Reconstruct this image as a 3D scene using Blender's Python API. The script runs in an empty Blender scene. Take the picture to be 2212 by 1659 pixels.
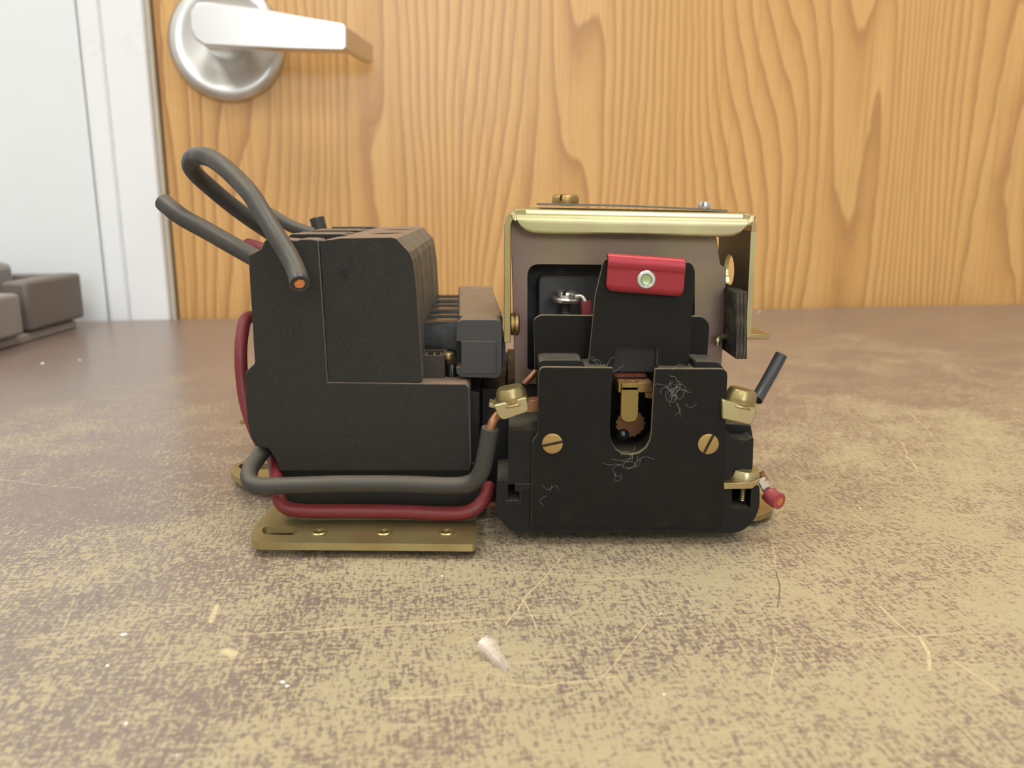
import bpy, bmesh, math, random
from mathutils import Vector, Matrix
random.seed(7)
scene = bpy.context.scene
C = scene.collection
MM = 0.001

# ------------------------------------------------------------------ camera (units: mm in helpers, metres in the scene)
W, H, FPX = 2212.0, 1659.0, 1789.0
CAM_Z, PITCH = 92.0, math.radians(12.5)
cam_d = bpy.data.cameras.new('camera')
cam = bpy.data.objects.new('camera', cam_d)
C.objects.link(cam)
cam.location = (0, 0, CAM_Z*MM)
cam.rotation_euler = (math.pi/2 - PITCH, 0, 0)
cam_d.sensor_width = 36.0
cam_d.lens = FPX/W*36.0
cam_d.clip_start = 0.01
cam_d.clip_end = 50
cam_d.dof.use_dof = True
cam_d.dof.focus_distance = 0.232
cam_d.dof.aperture_fstop = 19.0
scene.camera = cam

# ------------------------------------------------------------------ world, exposure
wd = bpy.data.worlds.new('world'); scene.world = wd; wd.use_nodes = True
wd.node_tree.nodes['Background'].inputs[0].default_value = (0.80, 0.86, 1.0, 1)
wd.node_tree.nodes['Background'].inputs[1].default_value = 0.25
vs = scene.view_settings
vs.view_transform = 'Standard'; vs.look = 'None'; vs.gamma = 1.0; vs.use_curve_mapping = False
vs.exposure = -1.05
PANEL_STRENGTH = 17.0      # the ceiling troffers' diffusers
WINDOW_STRENGTH = 21.0     # daylight through the window behind the camera

# ------------------------------------------------------------------ pixel -> direction helpers (all in mm)
CAM = Vector((0, 0, CAM_Z))
FWD = Vector((0, math.cos(PITCH), -math.sin(PITCH)))
UPV = Vector((0, math.sin(PITCH), math.cos(PITCH)))
def ray(px, py):
    return FWD + Vector((1, 0, 0))*((px - W/2)/FPX) - UPV*((py - H/2)/FPX)
def P(px, py, Y):                       # on the upright plane y = Y
    d = ray(px, py); return CAM + d*(Y/d.y)
def PZ(px, py, Z=0.0):                  # on the level plane z = Z
    d = ray(px, py); return CAM + d*((Z - CAM_Z)/d.z)
# the door wall: its foot line on the table
O1 = PZ(400, 690); O2 = PZ(2212, 658)
DU = (O2 - O1).normalized(); DN = Vector((DU.y, -DU.x, 0))
if DN.y > 0: DN = -DN
def D(u, n, z): return O1 + DU*u + DN*n + Vector((0, 0, z))
def DP(px, py, n):                      # on the plane n mm in front of the door face
    d = ray(px, py); o = O1 + DN*n
    return CAM + d*((o - CAM).dot(DN)/d.dot(DN))
def to_door(p): q = p - O1; return q.dot(DU), q.dot(DN), q.z

# ------------------------------------------------------------------ materials
def new_mat(name):
    m = bpy.data.materials.new(name); m.use_nodes = True
    nt = m.node_tree; b = nt.nodes['Principled BSDF']
    return m, nt, b
class NB:
    """small node builder"""
    def __init__(s, nt): s.nt = nt
    def n(s, t, **kw):
        x = s.nt.nodes.new(t)
        for k, v in kw.items(): setattr(x, k, v)
        return x
    def put(s, sock, v):
        if isinstance(v, bpy.types.NodeSocket): s.nt.links.new(v, sock)
        else: sock.default_value = v
    def math(s, op, a, b=0.0, c=0.0, clamp=False):
        x = s.n('ShaderNodeMath', operation=op, use_clamp=clamp)
        s.put(x.inputs[0], a); s.put(x.inputs[1], b); s.put(x.inputs[2], c); return x.outputs[0]
    def obj(s): return s.n('ShaderNodeTexCoord').outputs['Object']
    def xyz(s, v):
        x = s.n('ShaderNodeSeparateXYZ'); s.put(x.inputs[0], v); return x.outputs
    def comb(s, a, b, c):
        x = s.n('ShaderNodeCombineXYZ')
        for i, v in enumerate((a, b, c)): s.put(x.inputs[i], v)
        return x.outputs[0]
    def mapv(s, v, scale=(1,1,1), rot=(0,0,0), loc=(0,0,0)):
        x = s.n('ShaderNodeMapping'); s.put(x.inputs[0], v)
        x.inputs['Scale'].default_value = scale; x.inputs['Rotation'].default_value = rot; x.inputs['Location'].default_value = loc
        return x.outputs[0]
    def noise(s, v, scale, detail=3.0, rough=0.5, dist=0.0):
        x = s.n('ShaderNodeTexNoise'); s.put(x.inputs['Vector'], v)
        x.inputs['Scale'].default_value = scale; x.inputs['Detail'].default_value = detail
        x.inputs['Roughness'].default_value = rough; x.inputs['Distortion'].default_value = dist
        return x.outputs['Fac']
    def step(s, v, a, b, lo=0.0, hi=1.0):
        x = s.n('ShaderNodeMapRange', interpolation_type='SMOOTHSTEP')
        s.put(x.inputs[0], v); s.put(x.inputs[1], a); s.put(x.inputs[2], b); s.put(x.inputs[3], lo); s.put(x.inputs[4], hi)
        return x.outputs[0]
    def mix(s, f, a, b, mode='MIX'):
        x = s.n('ShaderNodeMix', data_type='RGBA', blend_type=mode)
        s.put(x.inputs[0], f)
        s.put(x.inputs[6], a if isinstance(a, bpy.types.NodeSocket) else (*a, 1))
        s.put(x.inputs[7], b if isinstance(b, bpy.types.NodeSocket) else (*b, 1))
        return x.outputs[2]
    def ramp(s, v, stops):
        x = s.n('ShaderNodeValToRGB'); s.put(x.inputs[0], v)
        e = x.color_ramp.elements
        while len(e) < len(stops): e.new(0.5)
        for i, (p, c) in enumerate(stops): e[i].position = p; e[i].color = (*c, 1)
        return x.outputs[0]
    def bump(s, h, strength, dist):
        x = s.n('ShaderNodeBump'); s.put(x.inputs['Height'], h)
        x.inputs['Strength'].default_value = strength; x.inputs['Distance'].default_value = dist
        return x.outputs[0]

def simple(name, col, rough=0.5, metal=0.0, vary=0.15, scale=300, rvary=0.1, bump=0.0, spec=0.5):
    m, nt, b = new_mat(name); k = NB(nt); o = k.obj()
    n1 = k.noise(o, scale, 4, 0.6)
    c = k.mix(n1, tuple(x*(1-vary) for x in col), tuple(min(1, x*(1+vary)) for x in col))
    k.put(b.inputs['Base Color'], c)
    k.put(b.inputs['Roughness'], k.step(n1, 0.3, 0.7, max(0.02, rough-rvary), min(1, rough+rvary)))
    b.inputs['Metallic'].default_value = metal
    b.inputs['Specular IOR Level'].default_value = spec
    if bump: k.put(b.inputs['Normal'], k.bump(k.noise(o, scale*4, 2), bump, 0.0001))
    return m

def moulded(name, col, dust=(0.20, 0.15, 0.105), top=0.0, side=0.0, speck=0.35, rough=0.62, spec=0.35):
    """dark moulded plastic; settled dust lies on faces that look upwards"""
    m, nt, b = new_mat(name); k = NB(nt); o = k.obj()
    fine = k.noise(o, 2600, 3, 0.7); mid = k.noise(o, 160, 4, 0.6)
    c = k.mix(k.math('MULTIPLY', k.step(fine, 0.5, 0.8), speck), col, tuple(x*3.0+0.01 for x in col))
    c = k.mix(k.math('MULTIPLY', k.step(mid, 0.45, 0.8), 0.10), c, tuple(x*0.3 for x in dust))
    if top:
        g = k.n('ShaderNodeNewGeometry'); nz = k.xyz(g.outputs['Normal'])
        f = k.math('MULTIPLY', k.step(nz[2], 0.25, 0.95), k.step(mid, 0.2, 0.75, top*0.55, top))
        c = k.mix(f, c, dust)
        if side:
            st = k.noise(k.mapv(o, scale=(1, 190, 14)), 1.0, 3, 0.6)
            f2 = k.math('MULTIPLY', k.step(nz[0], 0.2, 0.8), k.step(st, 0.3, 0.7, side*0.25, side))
            c = k.mix(f2, c, (0.20, 0.18, 0.145))  # faces towards +x painted lighter, standing in for light from the right
    k.put(b.inputs['Base Color'], c)
    k.put(b.inputs['Roughness'], k.step(mid, 0.3, 0.7, rough-0.1, rough+0.12))
    b.inputs['Specular IOR Level'].default_value = spec
    k.put(b.inputs['Normal'], k.bump(fine, 0.12, 0.0001))
    return m

def chromate(name, a, b_, rough=0.36, metal=0.85, scale=55):
    """yellow-chromate zinc with an iridescent drift between two tints"""
    m, nt, b = new_mat(name); k = NB(nt); o = k.obj()
    big = k.noise(o, scale, 3, 0.55); fine = k.noise(o, 1500, 3, 0.6)
    c = k.mix(k.step(big, 0.35, 0.65), a, b_)
    c = k.mix(k.math('MULTIPLY', k.step(fine, 0.4, 0.8), 0.05), c, tuple(min(1, x*1.3) for x in a))
    k.put(b.inputs['Base Color'], c)
    b.inputs['Metallic'].default_value = metal
    b.inputs['Roughness'].default_value = rough
    return m

M = {}
M['phenolic'] = moulded('black_phenolic', (0.016, 0.015, 0.0133), speck=0.45)
M['dusty_sidelit_black'] = moulded('dusty_sidelit_phenolic', (0.023, 0.0215, 0.0185), dust=(0.30, 0.21, 0.145), top=0.95, side=0.95, speck=0.6, spec=0.25)
M['relay_black'] = moulded('relay_black_plastic', (0.0075, 0.0069, 0.0062), dust=(0.17, 0.15, 0.11), top=0.6, speck=0.3, rough=0.55, spec=0.28)
M['plate_black'] = moulded('laminate_black', (0.0065, 0.0057, 0.0048), dust=(0.30, 0.25, 0.16), top=0.6, speck=0.25, rough=0.6, spec=0.22)
M['bar_grey'] = moulded('dusty_charcoal_plastic', (0.042, 0.042, 0.042), dust=(0.22, 0.17, 0.12), top=0.9, speck=0.3, rough=0.42, spec=0.5)
M['gloss_black'] = simple('gloss_black_plastic', (0.012, 0.012, 0.012), 0.25, rvary=0.06)
M['dull_black'] = simple('dull_black_plastic', (0.010, 0.010, 0.009), 0.6)
M['brown_plastic'] = moulded('brown_plastic', (0.045, 0.036, 0.028), dust=(0.2, 0.12, 0.06), top=0.6)
M['zinc'] = chromate('yellow_zinc', (0.37, 0.32, 0.145), (0.35, 0.26, 0.125))
M['zinc_bright'] = chromate('bright_yellow_zinc', (0.45, 0.42, 0.215), (0.42, 0.345, 0.20), rough=0.31)
M['ply_edge'] = simple('tan_cut_edge', (0.17, 0.135, 0.075), 0.7, vary=0.3, scale=900)
M['zinc_shaded'] = chromate('shaded_leg_zinc', (0.10, 0.085, 0.05), (0.075, 0.06, 0.04), rough=0.5, metal=0.5)  # darker copy of the zinc: shade inside the right leg painted in
M['zinc_plate'] = chromate('olive_zinc_plate', (0.42, 0.36, 0.165), (0.37, 0.285, 0.13), rough=0.42)
M['zinc_purple'] = chromate('iridescent_mauve_zinc', (0.225, 0.15, 0.145), (0.235, 0.19, 0.105), rough=0.42, metal=0.8, scale=22)
M['brass'] = chromate('screw_brass', (0.40, 0.28, 0.105), (0.35, 0.22, 0.085), rough=0.42)
M['steel'] = simple('nickel_steel', (0.62, 0.60, 0.56), 0.3, 0.9, vary=0.05, rvary=0.02)
M['dark_steel'] = simple('dark_name_plate', (0.16, 0.145, 0.115), 0.45, 0.7)
M['copper'] = simple('copper_strand', (0.78, 0.34, 0.15), 0.35, 0.9)
M['copper_dull'] = simple('dull_copper', (0.36, 0.17, 0.09), 0.5, 0.7)
M['red_metal'] = simple('red_anodised_metal', (0.31, 0.024, 0.034), 0.38, 0.45, vary=0.03, rvary=0.02)
M['red_wire'] = simple('red_wire_sheath', (0.17, 0.017, 0.02), 0.5)
M['red_bright'] = simple('bright_red_sheath', (0.34, 0.055, 0.065), 0.6)
M['grey_wire'] = moulded('dusty_grey_wire_sheath', (0.043, 0.040, 0.035), dust=(0.16, 0.135, 0.095), top=0.55, speck=0.25, rough=0.5, spec=0.45)
M['black_wire'] = simple('black_wire_sheath', (0.040, 0.040, 0.043), 0.4)
M['slot_shade'] = simple('painted_slot_shade', (0.045, 0.03, 0.015), 0.7)  # dark brown that paints the shade down in the screw slots
M['amber'] = simple('amber_tab', (0.28, 0.185, 0.045), 0.4, 0.35)
M['green_steel'] = simple('greenish_rivet_pin', (0.38, 0.46, 0.25), 0.35, 0.7)
M['lint'] = simple('pale_lint', (0.80, 0.72, 0.62), 0.95, vary=0.2, scale=900)
M['hair'] = simple('dust_fibre', (0.40, 0.40, 0.37), 0.9)
M['flake'] = simple('white_flake', (0.9, 0.9, 0.9), 0.7)
M['grey_plastic'] = simple('taupe_grey_plastic', (0.155, 0.13, 0.115), 0.6, bump=0.1)
M['grey_plastic_light'] = simple('light_grey_plastic', (0.27, 0.245, 0.235), 0.6, bump=0.1)
M['white_paint'] = simple('white_gloss_paint', (0.86, 0.88, 0.90), 0.35, vary=0.02, scale=20)
M['white_wall'] = simple('white_wall_paint', (0.80, 0.835, 0.86), 0.5, vary=0.02, scale=20)
M['frame_edge'] = simple('cream_frame_edge', (0.62, 0.56, 0.45), 0.5, vary=0.05)
M['satin'] = simple('satin_chrome', (0.70, 0.69, 0.67), 0.33, 1.0, vary=0.0, rvary=0.0)
M['room_wall'] = simple('room_wall_paint', (0.72, 0.71, 0.68), 0.8, vary=0.02, scale=10)
M['ceiling'] = simple('ceiling_tile_white', (0.80, 0.80, 0.78), 0.9, vary=0.02, scale=30)
M['floor'] = simple('grey_floor_tile', (0.30, 0.28, 0.26), 0.6, vary=0.1, scale=30)
M['leg_metal'] = simple('brown_painted_steel', (0.10, 0.08, 0.07), 0.5, 0.2)

def mat_label():
    m, nt, b = new_mat('red_gold_printed_label'); k = NB(nt); p = k.xyz(k.obj())
    t = k.math('FRACT', k.math('MULTIPLY', p[1], 174.0))
    stripe = k.step(t, 0.50, 0.56)
    n = k.noise(k.mapv(k.obj(), scale=(700, 1300, 1)), 1.0, 2)
    gold = k.mix(k.step(n, 0.5, 0.56), (0.16, 0.12, 0.05), (0.55, 0.42, 0.16))
    c = k.mix(stripe, gold, (0.36, 0.035, 0.05))
    k.put(b.inputs['Base Color'], c); b.inputs['Roughness'].default_value = 0.4
    return m
M['label'] = mat_label()

def mat_laminate_edge():
    m, nt, b = new_mat('laminated_fibre'); k = NB(nt); p = k.xyz(k.obj())
    n = k.noise(k.mapv(k.obj(), scale=(2500, 300, 300)), 1.0, 3)
    k.put(b.inputs['Base Color'], k.mix(k.step(n, 0.4, 0.7), (0.020, 0.017, 0.013), (0.085, 0.07, 0.05)))
    b.inputs['Roughness'].default_value = 0.75
    return m
M['fibre'] = mat_laminate_edge()

def mat_wood():
    m, nt, b = new_mat('varnished_ash_veneer'); k = NB(nt); o = k.obj(); p = k.xyz(o)
    warp = k.noise(k.comb(k.math('MULTIPLY', p[0], 10.0), 2.3, k.math('MULTIPLY', p[2], 1.55)), 1.0, 1.0, 0.35)
    wob = k.noise(k.comb(k.math('MULTIPLY', p[0], 45.0), 3.0, k.math('MULTIPLY', p[2], 17.0)), 1.0, 2.0, 0.5)
    ph = k.math('ADD', k.math('MULTIPLY', p[0], 92.0), k.math('MULTIPLY', warp, 21.0))
    ph = k.math('ADD', ph, k.math('MULTIPLY', wob, 0.55))
    saw = k.math('FRACT', ph)
    ring = k.ramp(saw, [(0.0, (0.735, 0.435, 0.158)), (0.35, (0.705, 0.405, 0.14)), (0.72, (0.60, 0.32, 0.10)), (0.93, (0.42, 0.20, 0.058)), (1.0, (0.725, 0.425, 0.153))])
    fine = k.noise(k.comb(k.math('MULTIPLY', p[0], 330.0), 0.0, k.math('MULTIPLY', p[2], 5.0)), 1.0, 3.0, 0.6)
    c = k.mix(k.step(fine, 0.46, 0.72, 0.0, 0.55), ring, (0.43, 0.20, 0.06))
    pores = k.noise(k.comb(k.math('MULTIPLY', p[0], 900.0), 5.0, k.math('MULTIPLY', p[2], 40.0)), 1.0, 2.0, 0.5)
    c = k.mix(k.step(pores, 0.58, 0.75, 0.0, 0.3), c, (0.33, 0.15, 0.05))
    broad = k.noise(k.comb(k.math('MULTIPLY', p[0], 5.0), 9.0, k.math('MULTIPLY', p[2], 1.2)), 1.0, 2.0, 0.5)
    c = k.mix(k.step(broad, 0.35, 0.7, 0.0, 0.30), c, (0.62, 0.35, 0.12))
    k.put(b.inputs['Base Color'], c)
    b.inputs['Roughness'].default_value = 0.5; b.inputs['Specular IOR Level'].default_value = 0.25
    b.inputs['Coat Weight'].default_value = 0.7; b.inputs['Coat Roughness'].default_value = 0.30
    return m
M['wood'] = mat_wood()

SEGS = []        # scratches: (px0,py0,px1,py1, half width mm, strength, dark?) in the photo, worn into the table top
def mat_table(origin, inv):
    m, nt, b = new_mat('worn_brown_laminate'); k = NB(nt); o = k.obj(); p = k.xyz(o)
    big = k.noise(o, 7.0, 3, 0.55); mid = k.noise(o, 45.0, 4, 0.6)
    fine = k.noise(o, 850.0, 4, 0.78)
    streak = k.noise(k.mapv(o, scale=(1250, 200, 1)), 1.0, 3, 0.65)
    streak2 = k.noise(k.mapv(o, scale=(220, 1150, 1), rot=(0, 0, 0.5)), 1.0, 3, 0.65)
    v = k.math('ADD', k.math('MULTIPLY', fine, 0.46), k.math('MULTIPLY', streak, 0.32))
    v = k.math('ADD', v, k.math('MULTIPLY', streak2, 0.22))
    # the laminate is worn through most where hands work: along the front of the table and to the right
    use = k.math('ADD', k.math('MULTIPLY', p[1], -0.24), k.math('MULTIPLY', p[0], 0.09))
    th = k.math('ADD', k.step(big, 0.3, 0.7, 0.55, 0.50), k.step(mid, 0.3, 0.7, 0.03, -0.03))
    th = k.math('SUBTRACT', th, use)
    wear = k.step(k.math('SUBTRACT', v, th), -0.045, 0.045)
    brown = k.mix(k.noise(o, 260.0, 3), (0.175, 0.128, 0.105), (0.235, 0.178, 0.148))
    tan = k.mix(k.noise(o, 140.0, 3), (0.415, 0.348, 0.20), (0.495, 0.422, 0.258))
    c = k.mix(k.math('MULTIPLY', wear, 0.9), brown, tan)
    for a, sd in ((0.12, 1.7), (-0.35, 5.2), (0.95, 9.1), (1.75, 13.0), (2.6, 21.0)):
        s = k.noise(k.mapv(o, scale=(14, 640, 1), rot=(0, 0, a), loc=(sd, sd*3, sd)), 1.0, 1.0, 0.3)
        c = k.mix(k.step(s, 0.76, 0.82, 0.0, 0.5), c, (0.58, 0.48, 0.28))
    dn_ = k.noise(o, 38.0, 2); dm_ = k.noise(k.mapv(o, loc=(3, 7, 1)), 38.0, 2)
    p = (k.math('MULTIPLY_ADD', k.math('SUBTRACT', dn_, 0.5), 0.005, p[0]), k.math('MULTIPLY_ADD', k.math('SUBTRACT', dm_, 0.5), 0.005, p[1]))
    for (x0, y0, x1, y1, hw, st, dark) in SEGS:
        A = inv @ PZ(x0, y0); B = inv @ PZ(x1, y1); dx, dy = (B.x-A.x)*MM, (B.y-A.y)*MM
        L2 = dx*dx + dy*dy
        ax, ay = A.x*MM, A.y*MM
        t = k.math('DIVIDE', k.math('ADD', k.math('MULTIPLY', k.math('SUBTRACT', p[0], ax), dx), k.math('MULTIPLY', k.math('SUBTRACT', p[1], ay), dy)), L2, clamp=True)
        ex = k.math('SUBTRACT', p[0], k.math('MULTIPLY_ADD', t, dx, ax)); ey = k.math('SUBTRACT', p[1], k.math('MULTIPLY_ADD', t, dy, ay))
        dist = k.math('SQRT', k.math('ADD', k.math('MULTIPLY', ex, ex), k.math('MULTIPLY', ey, ey)))
        dist = k.math('ADD', dist, k.math('MULTIPLY', k.math('SUBTRACT', fine, 0.5), hw*MM*1.6))
        f = k.math('MULTIPLY', k.step(dist, hw*MM, hw*MM*0.35, 0.0, st), k.step(streak, 0.38, 0.5, 0.35, 1.0))
        c = k.mix(f, c, (0.11, 0.075, 0.06) if dark else (0.68, 0.57, 0.33))
    k.put(b.inputs['Base Color'], c)
    k.put(b.inputs['Roughness'], k.step(wear, 0.0, 1.0, 0.30, 0.44))
    b.inputs['Specular IOR Level'].default_value = 0.7
    k.put(b.inputs['Normal'], k.bump(v, 0.10, 0.0003))
    return m

# ------------------------------------------------------------------ mesh helpers
def world_loc(o):
    v = Vector((0, 0, 0))
    while o: v += Vector(o.location); o = o.parent
    return v
def link(name, verts, faces, mat, parent=None, smooth=False, bevel=0.0, segs=2, recalc=True, auto=40):
    """verts are world positions in mm; the object's origin becomes the foot of its bounding box"""
    vs_ = [Vector(v)*MM for v in verts]
    lo = [min(v[i] for v in vs_) for i in range(3)]; hi = [max(v[i] for v in vs_) for i in range(3)]
    org = Vector(((lo[0]+hi[0])/2, (lo[1]+hi[1])/2, lo[2]))
    me = bpy.data.meshes.new(name)
    me.from_pydata([v - org for v in vs_], [], faces)
    if recalc:
        bm = bmesh.new(); bm.from_mesh(me)
        bmesh.ops.recalc_face_normals(bm, faces=bm.faces)
        bm.to_mesh(me); bm.free()
    me.materials.append(mat)
    o = bpy.data.objects.new(name, me); C.objects.link(o)
    o.location = org - (world_loc(parent) if parent else Vector((0, 0, 0)))
    o.parent = parent
    if smooth:
        for p in me.polygons: p.use_smooth = True
        me.set_sharp_from_angle(angle=math.radians(auto))
    if bevel:
        b = o.modifiers.new('bevel', 'BEVEL'); b.width = bevel*MM; b.segments = segs; b.limit_method = 'ANGLE'; b.angle_limit = math.radians(30)
        b.harden_normals = False
        for p in me.polygons: p.use_smooth = True
        me.set_sharp_from_angle(angle=math.radians(35))
    return o

def rnd(pts, r, n=6):
    """round the corners of a 2-D polygon; r one number or one per corner"""
    out = []; N = len(pts); rs = r if isinstance(r, (list, tuple)) else [r]*N
    for i in range(N):
        p = Vector(pts[i]); a = Vector(pts[i-1]); b = Vector(pts[(i+1) % N]); rr = rs[i]
        if rr <= 0: out.append(tuple(p)); continue
        da = (a-p); db = (b-p); k = min(rr, da.length*0.49, db.length*0.49)
        s = p + da.normalized()*k; e = p + db.normalized()*k
        for j in range(n+1):
            t = j/n; q = s*(1-t)**2 + p*2*t*(1-t) + e*t*t; out.append(tuple(q))
    return out
def ell(cx, cy, rx, ry, n=24):
    return [(cx + rx*math.cos(2*math.pi*i/n), cy + ry*math.sin(2*math.pi*i/n)) for i in range(n)]

def fill2d(loops):
    """triangulate a polygon with holes; returns 2-D verts, triangles"""
    from mathutils.geometry import tessellate_polygon
    vl = [[Vector((x, y, 0)) for x, y in l] for l in loops]
    tri = tessellate_polygon(vl)
    flat = [v for l in vl for v in l]
    return flat, [t for t in tri if len(set(t)) == 3]

def plate3(name, loops, f_front, f_back, mat, parent, bevel=0.0, edge=None, **kw):
    """a plate with holes: loops in 2-D, f_front / f_back map a 2-D point to the two faces in mm"""
    flat, tri = fill2d(loops); n = len(flat)
    vs_ = [f_front(v.x, v.y) for v in flat] + [f_back(v.x, v.y) for v in flat]
    fs = [tuple(t) for t in tri] + [tuple(n + i for i in reversed(t)) for t in tri]
    k = 0
    for l in loops:
        m = len(l)
        for i in range(m):
            a, b = k + i, k + (i+1) % m
            fs.append((a, b, b + n, a + n))
        k += m
    o = link(name, vs_, fs, mat, parent, smooth=not bevel, **({'auto': 35} | kw))
    if edge:
        o.data.materials.append(edge)
        for i in range(2*len(tri), len(fs)): o.data.polygons[i].material_index = 1
    return bev(o, bevel) if bevel else o
def bev(o, w, segs=2):
    bm = bmesh.new(); bm.from_mesh(o.data)
    bmesh.ops.dissolve_limit(bm, angle_limit=0.02, verts=bm.verts, edges=bm.edges, delimit={'MATERIAL'})
    bm.to_mesh(o.data); bm.free()
    b = o.modifiers.new('bevel', 'BEVEL'); b.width = w*MM; b.segments = segs; b.limit_method = 'ANGLE'; b.angle_limit = math.radians(40)
    for p in o.data.polygons: p.use_smooth = True
    o.data.set_sharp_from_angle(angle=math.radians(35))
    return o
def prism(name, px, Y, thick, mat, parent, holes=(), bevel=0.0, dx=0.0, r=0, edge=None):
    """an outline seen in the photo, standing at depth Y and thick mm deep (real thickness, square to the front)"""
    if r: px = rnd(px, r)
    def ff(x, y): return P(x, y, Y)
    def fb(x, y): q = P(x, y, Y); return Vector((q.x + dx, Y + thick, q.z))
    return plate3(name, [px] + list(holes), ff, fb, mat, parent, bevel=bevel, edge=edge)
def slab(name, px, Z, thick, mat, parent, holes=(), bevel=0.0, r=0):
    """an outline on the level plane z = Z (its top), thick mm downwards"""
    if r: px = rnd(px, r)
    def ff(x, y): return PZ(x, y, Z)
    def fb(x, y): q = PZ(x, y, Z); return Vector((q.x, q.y, Z - thick))
    return plate3(name, [px] + list(holes), ff, fb, mat, parent, bevel=bevel)
def box(name, lo, hi, mat, parent=None, bevel=0.0, f=None):
    x0, y0, z0 = lo; x1, y1, z1 = hi
    v = [Vector(p) for p in ((x0,y0,z0),(x1,y0,z0),(x1,y1,z0),(x0,y1,z0),(x0,y0,z1),(x1,y0,z1),(x1,y1,z1),(x0,y1,z1))]
    if f: v = [f(*p) for p in v]
    return link(name, v, [(0,3,2,1),(4,5,6,7),(0,1,5,4),(1,2,6,5),(2,3,7,6),(3,0,4,7)], mat, parent, bevel=bevel)
def frame_of(ax):
    ax = Vector(ax).normalized(); t = Vector((0, 1, 0)) if abs(ax.y) < 0.9 else Vector((1, 0, 0))
    u = ax.cross(t).normalized(); return u, ax.cross(u).normalized(), ax
def lathe(name, prof, org, axis, mat, parent, n=32, bevel=0.0, auto=40, loop=False):
    u, v, a = frame_of(axis); org = Vector(org); vs_ = []; fs = []
    for r, h in prof:
        for i in range(n):
            t = 2*math.pi*i/n
            vs_.append(org + a*h + u*(r*math.cos(t)) + v*(r*math.sin(t)))
    for j in range(len(prof)-1):
        for i in range(n):
            a0, a1 = j*n+i, j*n+(i+1) % n
            fs.append((a0, a1, a1+n, a0+n))
    if loop:
        k_ = (len(prof)-1)*n
        for i in range(n): fs.append((k_+i, k_+(i+1) % n, (i+1) % n, i))
    else:
        fs.append(tuple(range(n-1, -1, -1))); fs.append(tuple((len(prof)-1)*n+i for i in range(n)))
    return link(name, vs_, fs, mat, parent, smooth=True, auto=auto)
def screw_head(name, org, axis, r, h, slot_dir, mat, parent, slot=0.16, dome=0.35, n=14, base=0.4):
    """a slotted head: base disc and two raised halves either side of the slot"""
    u, v, a = frame_of(axis); org = Vector(org)
    s = Vector(slot_dir); s = (s - a*s.dot(a)).normalized(); t = a.cross(s)
    vs_ = []; fs = []
    def ring(pts2, levels, cap0=True):
        b0 = len(vs_); m = len(pts2)
        for (k, hh) in levels:
            for (x, y) in pts2: vs_.append(org + a*hh + s*(x*k) + t*(y*k))
        for j in range(len(levels)-1):
            for i in range(m): fs.append((b0+j*m+i, b0+j*m+(i+1) % m, b0+(j+1)*m+(i+1) % m, b0+(j+1)*m+i))
        fs.append(tuple(b0+i for i in reversed(range(m)))); fs.append(tuple(b0+(len(levels)-1)*m+i for i in range(m)))
    ring([(r*math.cos(2*math.pi*i/28), r*math.sin(2*math.pi*i/28)) for i in range(28)], [(0.93, 0), (1, h*0.06), (1, h*base)])
    for sg in (1, -1):
        w = slot*r; a0 = math.asin(w/r)
        pts = [(r*math.cos(a0 + (math.pi-2*a0)*i/n), sg*r*math.sin(a0 + (math.pi-2*a0)*i/n)) for i in range(n+1)]
        if sg < 0: pts = pts[::-1]
        # dome: pull the outer rim in while keeping the slot wall
        b0 = len(vs_); m = len(pts); lv = [(1, h*base*.9), (1, h*(1-dome)), (0.94, h*(1-dome*0.4)), (0.80, h)]
        for k, hh in lv:
            for (x, y) in pts:
                yy = sg*(w + (abs(y)-w)*k); vs_.append(org + a*hh + s*(x*k) + t*yy)
        for j in range(len(lv)-1):
            for i in range(m): fs.append((b0+j*m+i, b0+j*m+(i+1) % m, b0+(j+1)*m+(i+1) % m, b0+(j+1)*m+i))
        fs.append(tuple(b0+i for i in reversed(range(m)))); fs.append(tuple(b0+(len(lv)-1)*m+i for i in range(m)))
    o = link(name, vs_, fs, mat, parent, smooth=True, auto=38)
    o.data.materials.append(M['slot_shade']); o.data.polygons[28*2+1].material_index = 1      # the floor of the slot, its shade put into the colour
    return o
def spline(pts, n=10):
    out = []; N = len(pts); p = [Vector(q) for q in pts]
    for i in range(N-1):
        p0 = p[max(i-1, 0)]; p1 = p[i]; p2 = p[i+1]; p3 = p[min(i+2, N-1)]
        for j in range(n):
            t = j/n
            out.append(0.5*((2*p1) + (p2-p0)*t + (2*p0-5*p1+4*p2-p3)*t*t + (3*p1-p0-3*p2+p3)*t**3))
    out.append(p[-1]); return out
def tube_geo(path, r, n=14, caps=True):
    vs_ = []; fs = []; N = len(path); nrm = None
    for i in range(N):
        tg = (path[min(i+1, N-1)] - path[max(i-1, 0)]).normalized()
        if nrm is None: nrm, _, _ = frame_of(tg)
        nrm = (nrm - tg*nrm.dot(tg)).normalized(); bn = tg.cross(nrm)
        rr = r(i/(N-1)) if callable(r) else r
        for k in range(n):
            t = 2*math.pi*k/n; vs_.append(path[i] + nrm*(rr*math.cos(t)) + bn*(rr*math.sin(t)))
    for i in range(N-1):
        for k in range(n):
            a, b = i*n+k, i*n+(k+1) % n; fs.append((a, b, b+n, a+n))
    if caps: fs.append(tuple(range(n-1, -1, -1))); fs.append(tuple((N-1)*n+k for k in range(n)))
    return vs_, fs
def tube(name, pts, r, mat, parent, n=14, sub=10, smooth_path=True):
    v, f = tube_geo(spline(pts, sub) if smooth_path else [Vector(q) for q in pts], r, n)
    return link(name, v, f, mat, parent, smooth=True, auto=50)
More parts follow.
